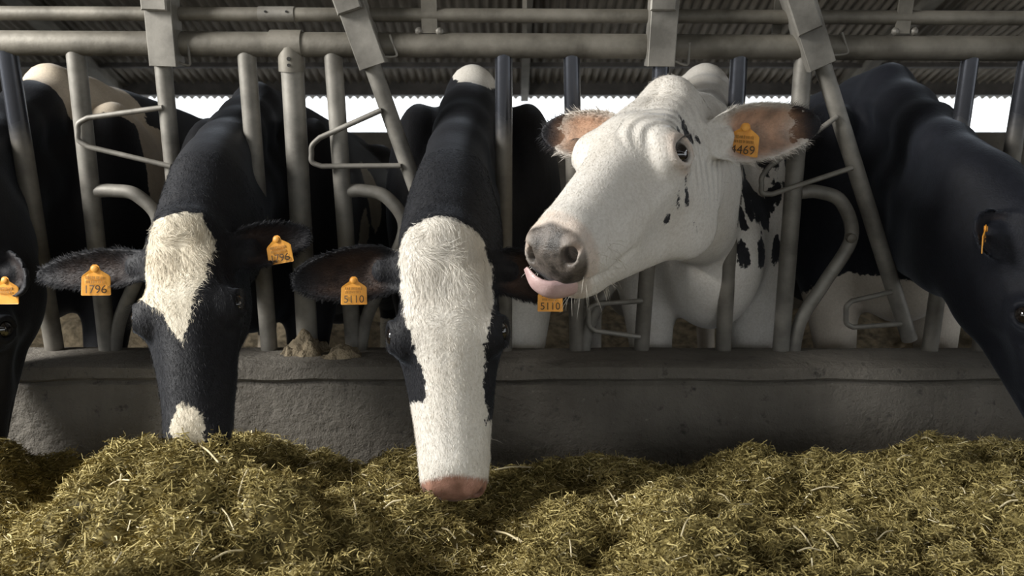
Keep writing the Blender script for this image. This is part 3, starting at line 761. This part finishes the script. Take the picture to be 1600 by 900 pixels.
COWS['B'] = make_cow(dict(withers=at(398, 126, 2.70), yaw=0.0, poll=at(277, 342, 1.86), muzzle=at(293, 690, 1.64), normal=(.08, -1, .3), hs=1.0, cross=at(346, 330, 2.24),
    cross_w=.10, cross_h=.22, fine=.0055, coat=coat_B, mat=M_B, fur=30000, whorl=(.0, .19), forelock=.9, ear_amt=.3,
    label='black dairy cow with white forehead and small white nose patch, head lowered',
    ears=[dict(tip=at(58, 430, 1.98), n=(.1, -1, .15), W=.05, cup=.6), dict(tip=at(486, 366, 1.98), n=(-.25, -1, .1), W=.056, cup=.7)],
    tags=[dict(ear=0, s=.42, v=.035, num='1796', face=(.1, -1, .1), up=(0, 0, 1), off=.032, size=1.08), dict(ear=1, s=.58, v=-.03, num='1796', face=(-.1, -1, .1), up=(-.18, 0, 1), off=.032, size=1.0)]))
# ---- D: white speckled cow, head up and turned, licking its nose
D_SPOTS = [((-.083, .124, -.044), (.03, .010, .022)), ((-.096, .104, -.074), (.03, .006, .012)), ((-.087, .154, -.039), (.03, .008, .009)),
           ((-.11, .220, -.105), (.03, .007, .018)), ((-.11, .245, -.112), (.03, .006, .013)), ((-.11, .222, -.132), (.03, .006, .011)),
           ((-.10, .27, -.138), (.03, .005, .005)), ((-.10, .205, -.185), (.03, .006, .010))]
D_CFG = {}
def coat_D(H, B, V, ear, head, earin, edge):
    x, y, z = H.T
    p = np.full(len(x), .05)
    for (c, r) in D_SPOTS: p = np.minimum(p, -sblob(H, c, r))
    rs = np.random.RandomState(5); bod = np.full(len(x), .05)
    cand = np.where((B[:, 0] < -.03) & (B[:, 1] > -.35) & (B[:, 1] < .42) & (B[:, 2] > .80) & (B[:, 2] < 1.22))[0]
    Bn = B+.02*np.stack([noise3(B, 16, 21), noise3(B, 16, 22), noise3(B, 16, 26)], 1)
    for c in B[rs.choice(cand, 60)]:
        rd = rs.uniform(.012, .030); bod = np.minimum(bod, -sblob(Bn, c, (rd, rd, rd*rs.uniform(1.2, 2.2))))
    p = np.where((head > .5) | (ear > .5), p, bod)
    ea = D_CFG['eara']
    p = np.where((ear > .5), np.minimum(p, .76-ea+.12*noise3(V, 45, 23))*.2, p)
    # skin folds over the eye and down the neck behind it
    e = np.array([-EYE[0], EYE[1], EYE[2]]); rr = np.sqrt((y-e[1])**2+(z-e[2])**2+.5*(x-e[0])**2)
    wr = np.sin(rr*2*math.pi/.019+1.2*noise3(H, 14, 24))*sstep(.030, .05, rr)*(1-sstep(.08, .13, rr))*sstep(-.02, .05, (e[1]-y)*.7+(z-e[2])*.9)*(x < 0)
    wr = wr+np.sin((y*.8+z*.35)*2*math.pi/.022+2*noise3(H, 9, 25))*sstep(-.02, -.06, x)*np.exp(-(((y-.10)/.06)**2+((z+.11)/.08)**2))*.9
    nr_ = np.sqrt((np.abs(x)-.054)**2+(y-.528)**2+(z+.046)**2); ring = np.exp(-(nr_/.017)**2)
    earin[:] = np.maximum(earin, .75*ring); earin[:] = np.maximum(earin, .45*np.exp(-((rr-.030)/.008)**2)*(x < 0)*(head > .5))
    earin[:] = np.maximum(earin, .35*sstep(.485, .50, y+.25*(z+.06))*(head > .5))
    return p, nose_skin(H, .508)*(1-.85*ring), wr*.8
M_D = coat_material('white_speckled_coat', (.012, .012, .014), (.70, .67, .62), ((.11, .092, .078), (.025, .021, .017)), ear_col=(.58, .33, .20), sheen=.1)
D_poll = at(1042, 122, 1.90)
D_a = unit([-.53, -.63, -.57]); D_L = np.array([.82, -.57, -.08])
D_CFG.update(dict(withers=at(1102, 98, 2.66), yaw=0.0, poll=D_poll, muzzle=D_poll+D_a*.5, normal=(-.32, -.44, .83), hs=1.10, zs=1.25, cross=at(1092, 285, 2.24),
    cross_w=.10, cross_h=.23, fine=.0052, coat=coat_D, mat=M_D, fur=20000, forelock=.25, len=.75, lift=.14, whorl=(0, .2), ear_amt=.85, fringe=.022,
    label='white dairy cow with black speckles, head raised and turned, licking its nose',
    ears=[dict(tip=at(846, 205, 2.06), n=(.3, -1, .0), W=.062, cup=.9), dict(tip=at(1282, 192, 1.93), n=(-.25, -1, -.1), W=.064, cup=.9)],
    tags=[dict(ear=0, s=.25, v=.02, num='4469', face=(-.2, -1, .0), up=(0, 0, 1), off=.02, size=.95), dict(ear=1, s=.30, v=-.02, num='4469', face=(-.2, -1, .0), up=(.10, 0, 1), off=.034, size=1.12)]))
COWS['D'] = make_cow(D_CFG)
# ---- A and E: black cows cut by the left and right edge
def coat_A(H, B, V, ear, head, earin, edge):
    b = np.maximum.reduce([sblob(B, (-.05, -.12, 1.42), (.34, .26, .22)), sblob(B, (-.30, -.22, 1.10), (.14, .17, .5)), .30-B[:, 2]])
    return np.where((head > .5) | (B[:, 1] > .22), -.05, b), nose_skin(H), np.zeros(len(b))
M_A = coat_material('black_coat_tan_white_saddle', (.007, .007, .0085), (.66, .57, .45), ((.2, .12, .1), (.1, .06, .05)), grime=.2, sheen=.12)
COWS['A'] = make_cow(dict(withers=at(75, 98, 2.74), poll=at(-96, 372, 1.95), muzzle=at(-80, 745, 1.92), normal=(0, -1, .02), hs=1.08, cross=at(-30, 330, 2.25),
    cross_w=.10, fine=.009, coat=coat_A, mat=M_A, ear_amt=.2, label='black dairy cow with a cream saddle, head cut off by the left edge',
    ears=[dict(tip=at(-300, 440, 1.98), n=(.1, -1, .1)), dict(tip=at(40, 452, 1.96), n=(-.1, -1, .1), W=.056, cup=.6)],
    tags=[dict(ear=1, s=.72, v=-.035, num=None, face=(0, -1, .1), up=(0, 0, 1), off=.02)]))
def coat_E(H, B, V, ear, head, earin, edge):
    x = np.abs(B[:, 0])
    b = np.maximum(.66-B[:, 2]+.10*noise3(B, 5, 31), sblob(B, (0, .1, .62), (.3, .3, .16)))
    return np.where((head > .5) | (B[:, 1] > .45), -.05, b), nose_skin(H), np.zeros(len(x))
M_E = coat_material('black_coat_sky_tint', (.008, .009, .013), (.60, .54, .46), ((.2, .12, .1), (.1, .06, .05)), sheen=.15)  # black coat; the sky's bluish reflection is put into its colour
COWS['E'] = make_cow(dict(withers=at(1392, 97, 2.75), poll=at(1655, 330, 1.9), muzzle=at(1735, 680, 1.8), normal=(.35, -1, .25), hs=1.08, cross=at(1486, 338, 2.20),
    cross_w=.100, cross_h=.215, fine=.009, coat=coat_E, mat=M_E, ear_amt=.2, label='blue-black dairy cow with high withers, head cut off by the right edge',
    ears=[dict(tip=at(1532, 330, 1.93), n=(.2, -1, 0), W=.055), dict(tip=at(1860, 330, 1.9), n=(-.2, -1, 0))],
    tags=[dict(ear=0, s=.55, v=.05, num=None, face=(.85, -.5, 0), up=(0, 0, 1), off=.02)]))

# ================================================================== feed heap
crest = np.array([(-300, 700), (0, 692), (60, 690), (130, 705), (200, 684), (240, 668), (300, 692), (400, 700), (470, 712), (560, 734), (600, 715), (650, 708), (700, 722), (770, 742), (850, 728), (900, 716), (950, 722), (1000, 726), (1060, 746), (1110, 730), (1180, 706), (1240, 722), (1330, 726), (1400, 718), (1460, 696), (1520, 700), (1600, 695), (1900, 700)], float)
YC = 1.97
def feed_h(X, Y):
    px = 800+X/YC*FPX*.998
    py = np.interp(px, crest[:, 0], crest[:, 1])
    dy = (450-py)/FPX; zc = CAMZ+YC*(-math.sin(PITCH)+math.cos(PITCH)*dy)/(math.cos(PITCH)+math.sin(PITCH)*dy)
    t = np.clip((YC-Y)/.75, 0, 1)
    base = zc*(1-t)+(.27)*t
    P = np.stack([X, Y, np.zeros_like(X)], 1)
    damp = sstep(0.0, .25, np.abs(Y-YC))*.85+.15
    l = .075*noise3(P, 2.6, 41)+.055*noise3(P, 6, 42)
    l2 = .032*noise3(P, 13, 43)+.020*noise3(P, 27, 44)+.010*noise3(P, 60, 45)
    z = base+l*damp+l2*(.35+.65*damp)-np.where(Y > YC, (Y-YC)*.55, 0)
    hole = np.exp(-(((X+1.07)/.17)**2+((Y-1.98)/.17)**2)**1.5); z -= .30*hole
    for (hx, hy, hw, dp) in ((-.17, 1.58, .15, .13), (.22, 1.62, .10, .07), (.55, 1.68, .09, .06), (-.45, 1.85, .12, .05)):
        z -= dp*np.exp(-(((X-hx)/hw)**2+((Y-hy)/hw)**2))
    for (hx, hy, hw, dp) in ((-.70, 1.66, .20, .13), (.12, 1.48, .16, .05), (.95, 1.70, .30, .05)):
        z += dp*np.exp(-(((X-hx)/hw)**2+((Y-hy)/hw)**2))
    return np.maximum(z, .02)
gx = np.arange(-2.3, 2.3, .010); gy = np.arange(.70, 2.192, .010)
GX, GY = np.meshgrid(gx, gy, indexing='ij'); GXr, GYr = GX.ravel(), GY.ravel()
gz = feed_h(GXr, GYr); jit = .010*noise3(np.stack([GXr, GYr, gz*0], 1), 90, 46)
V = np.stack([GXr+jit, GYr-jit, gz-.005], 1); ny = len(gy)
i = (np.arange(len(gx)-1)[:, None]*ny+np.arange(ny-1)[None, :]).ravel(); F = np.stack([i, i+ny, i+ny+1, i+1], 1)
M_FEED, nt_, b_ = mat('chopped_silage')
tn = attr(nt_, 'tone')
cc = ramp(nt_, tn, (.0, (.045, .035, .010)), (.35, (.20, .158, .052)), (.65, (.43, .350, .135)), (.9, (.62, .53, .26)), (1.0, (.78, .70, .48)))
nt_.links.new(cc, b_.inputs['Base Color']); b_.inputs['Roughness'].default_value = .7; b_.inputs['Specular IOR Level'].default_value = .25
nf = 210000
fx = R_.uniform(-2.05, 2.05, nf*2); fy = .80+(2.17-.80)*R_.rand(nf*2)
keep = ((np.abs(fx) < fy*.72+.06) & (fy > 1.12)) | (R_.rand(nf*2) < .35); fx, fy = fx[keep], fy[keep]; nf = len(fx)
fz = feed_h(fx, fy)
P0 = np.stack([fx, fy, fz+R_.uniform(-.004, .012, nf)], 1)
cl = noise3(P0, 35, 51); P0[:, 2] += np.clip(cl, 0, 1)*.014
az = R_.uniform(0, 2*math.pi, nf)+2.0*noise3(P0, 12, 52); tl = R_.normal(.12, .42, nf)
ln = R_.gamma(2.2, .0065, nf)+.007; ln = np.clip(ln, .006, .06); wd = R_.uniform(.0010, .0030, nf)*np.where(ln > .03, .7, 1.1)
dr = np.stack([np.cos(az)*np.cos(tl), np.sin(az)*np.cos(tl), np.sin(tl)], 1); sd = np.cross(dr, R_.normal(0, 1, (nf, 3))); sd /= np.linalg.norm(sd, axis=1)[:, None]
bend = R_.normal(0, .18, (nf, 3))*ln[:, None]; wv = sd*wd[:, None]
a0 = P0-dr*ln[:, None]*.5; a1 = P0+bend; a2 = P0+dr*ln[:, None]*.5
FV = np.stack([a0-wv*.5, a0+wv*.5, a1-wv*.5, a1+wv*.5, a2-wv*.4, a2+wv*.4], 1).reshape(-1, 3)
i6 = np.arange(nf)*6+len(V)
F2 = np.concatenate([np.stack([i6, i6+1, i6+3, i6+2], 1), np.stack([i6+2, i6+3, i6+5, i6+4], 1)])
tone = np.concatenate([.24+.22*noise3(V, 70, 53)+.12*noise3(V, 9, 54)+R_.normal(0, .12, len(V)), np.repeat(np.clip(.50+.16*noise3(P0, 8, 55)+R_.normal(0, .17, nf)+np.where(R_.rand(nf) < .03, .35, 0), 0, 1), 6)])
me = fast_mesh('feed_heap', np.concatenate([V, FV]), np.concatenate([F, F2]), True)
me.attributes.new('tone', 'FLOAT', 'POINT').data.foreach_set('value', tone.astype(f32))
fo = link('feed_heap', me, M_FEED); tag(fo, 'long heap of chopped yellow-green silage along the foot of the wall', 'feed', kind='stuff')
M_STRAW = simple('pale_straw', (.50, .42, .24), (.66, .58, .38), 30, .55, 0, .2)
def stalk(px, py, px2, py2, Y, r=.0016):
    def onfeed(u, v):
        o = np.array([0, 0, CAMZ]); d = at(u, v, 1.0)-o; ts = np.linspace(1.0, 2.18, 300); Q = o+d*ts[:, None]
        hz = feed_h(Q[:, 0], Q[:, 1]); k = np.argmax(Q[:, 2] < hz+.008); return Q[k] if (Q[:, 2] < hz+.008).any() else Q[-1]
    A, B = onfeed(px, py), onfeed(px2, py2)
    if np.linalg.norm(B-A) > .16: B = A+unit(B-A)*.16
    A = A+[0, 0, .008]; B = B+[0, 0, .012]; mid = (A+B)/2+[0, 0, .006]
    m = MB(); m.tube(smooth_path([A-mid, np.zeros(3), B-mid], 4), r, 6)
    me_o = m.build('straw_stalk', M_STRAW, None); me_o.location = mid
    tag(me_o, 'pale loose straw stalk lying on the heap of silage', 'straw', 'loose straw stalks on the feed')
for q in ((308, 700, 345, 735), (372, 782, 388, 742), (402, 752, 430, 712), (346, 800, 366, 838), (170, 765, 203, 760), (185, 790, 190, 750), (548, 735, 558, 820), (553, 790, 557, 815), (772, 835, 815, 856), (768, 740, 835, 738), (800, 848, 822, 858),
          (866, 862, 888, 842), (944, 765, 965, 800), (998, 824, 1022, 836), (1064, 845, 1076, 820), (1122, 776, 1165, 818), (1138, 805, 1200, 790), (1240, 828, 1268, 864), (1266, 772, 1310, 770), (1284, 832, 1312, 868), (1245, 868, 1282, 870), (1500, 768, 1508, 780), (1438, 690, 1458, 697), (1116, 876, 1140, 884), (330, 882, 380, 870), (600, 800, 628, 790), (690, 830, 712, 850), (470, 740, 500, 728), (890, 850, 893, 880), (1402, 724, 1424, 720), (1560, 800, 1590, 790), (1370, 850, 1395, 838)):
    stalk(*q, 1.6, R_.uniform(.0012, .0022))
# bedding banked up at the back of the pen
M_BED = simple('trampled_straw_bedding', (.10, .08, .05), (.36, .29, .19), 14, .9, 0, .8, bdist=.03)
hx_ = np.linspace(-5, 6, 221); hy_ = np.linspace(4.9, 9.5, 93); GX, GY = np.meshgrid(hx_, hy_, indexing='ij'); P = np.stack([GX.ravel(), GY.ravel(), 0*GX.ravel()], 1)
hz = .40*sstep(4.9, 6.2, P[:, 1])+.12*noise3(P, 1.3, 61)*sstep(4.9, 5.6, P[:, 1])+.05*noise3(P, 5, 62)+.03*noise3(P, 14, 63); P[:, 2] = np.maximum(hz, -.01)
i = (np.arange(220)[:, None]*93+np.arange(92)[None, :]).ravel()
bo = link('straw_bedding', fast_mesh('straw_bedding', P, np.stack([i, i+93, i+94, i+1], 1)), M_BED); tag(bo, 'bank of trampled straw bedding on the pen floor behind the cows', 'bedding', kind='stuff')
# tongue of the licking cow
D = COWS['D']
def tongue(pts, rads):
    pts = [D['fromH'](p) for p in pts]; path = smooth_path(pts, 6); rr = np.interp(np.linspace(0, 1, len(path)), np.linspace(0, 1, len(rads)), rads)
    T = np.gradient(path, axis=0); T /= np.linalg.norm(T, axis=1)[:, None]; n = 16; V = []
    nrm = D['Hm'][:, 1]
    for p, t, r in zip(path, T, rr):
        b_ = unit(nrm-t*np.dot(nrm, t)); c_ = np.cross(t, b_)
        for q in range(n):
            th = 2*math.pi*q/n; V.append(p+b_*math.cos(th)*r*.42+c_*math.sin(th)*r)
    m = MB(); k = len(path); F = [(a*n+b, a*n+(b+1) % n, (a+1)*n+(b+1) % n, (a+1)*n+b) for a in range(k-1) for b in range(n)]+[tuple(range(n-1, -1, -1)), tuple((k-1)*n+b for b in range(n))]
    m.add(V, F); return m.build('tongue', M_TONGUE, D['root'])
tongue([(-.020, .47, -.116), (-.016, .525, -.116), (.010, .556, -.108), (.036, .562, -.094), (.056, .552, -.074)], [.020, .024, .025, .020, .007])

# stiff hairs round the mouths
def whiskers(cow, n, seed, mt):
    rs = np.random.RandomState(seed); m = MB(); H_, V_, N_ = cow['H'], cow['V'], cow['N']
    k = np.where((H_[:, 1] > .43) & (H_[:, 1] < .535) & (H_[:, 2] < -.07))[0]
    for i in rs.choice(k, n):
        d = unit(N_[i]+rs.normal(0, .35, 3)+np.array([0, 0, -.35])); L = rs.uniform(.012, .040); p = V_[i]
        m.tube([p-d*.002, p+d*L*.5, p+d*L+np.array([0, 0, -.004])], [.00045, .0004, .0001], 3, cap=False)
    tag(m.build('whiskers', mt, cow['root']), kind='stuff')
M_WHISK = simple('pale_whisker', (.55, .50, .42), (.70, .66, .58), 20, .5, 0, 0)
whiskers(COWS['D'], 150, 3, M_WHISK); whiskers(COWS['C'], 60, 4, M_WHISK)
# old bedding and dung dropped on the wall top
def clump(px, py, Y, rx, ry, h, seed, label):
    c = at(px, py, Y); c[2] = WT; n = 26; V = []
    for a in range(n+1):
        for b in range(n+1):
            x, y = -1+2*a/n, -1+2*b/n; V.append((x, y, 0))
    V = np.array(V); r = np.sqrt(V[:, 0]**2+V[:, 1]**2); z = h*np.clip(1-r*r, 0, 1)
    P = np.stack([V[:, 0]*rx, V[:, 1]*ry, z], 1); P[:, 2] += (z > 0)*h*.7*(noise3(P+c, 30, seed)+.6*noise3(P+c, 70, seed+1)); P[:, 2] = np.maximum(P[:, 2], -.004)
    i = (np.arange(n)[:, None]*(n+1)+np.arange(n)[None, :]).ravel()
    o = link('bedding_clump', fast_mesh('bedding_clump', P, np.stack([i, i+n+1, i+n+2, i+1], 1)), M_BED); o.location = c
    tag(o, label, 'bedding')
clump(478, 545, 2.36, .075, .07, .05, 71, 'lump of old straw bedding on the wall beside the thick post')
clump(535, 560, 2.30, .06, .05, .03, 74, 'low lump of bedding on the wall under the left ear of the blazed cow')
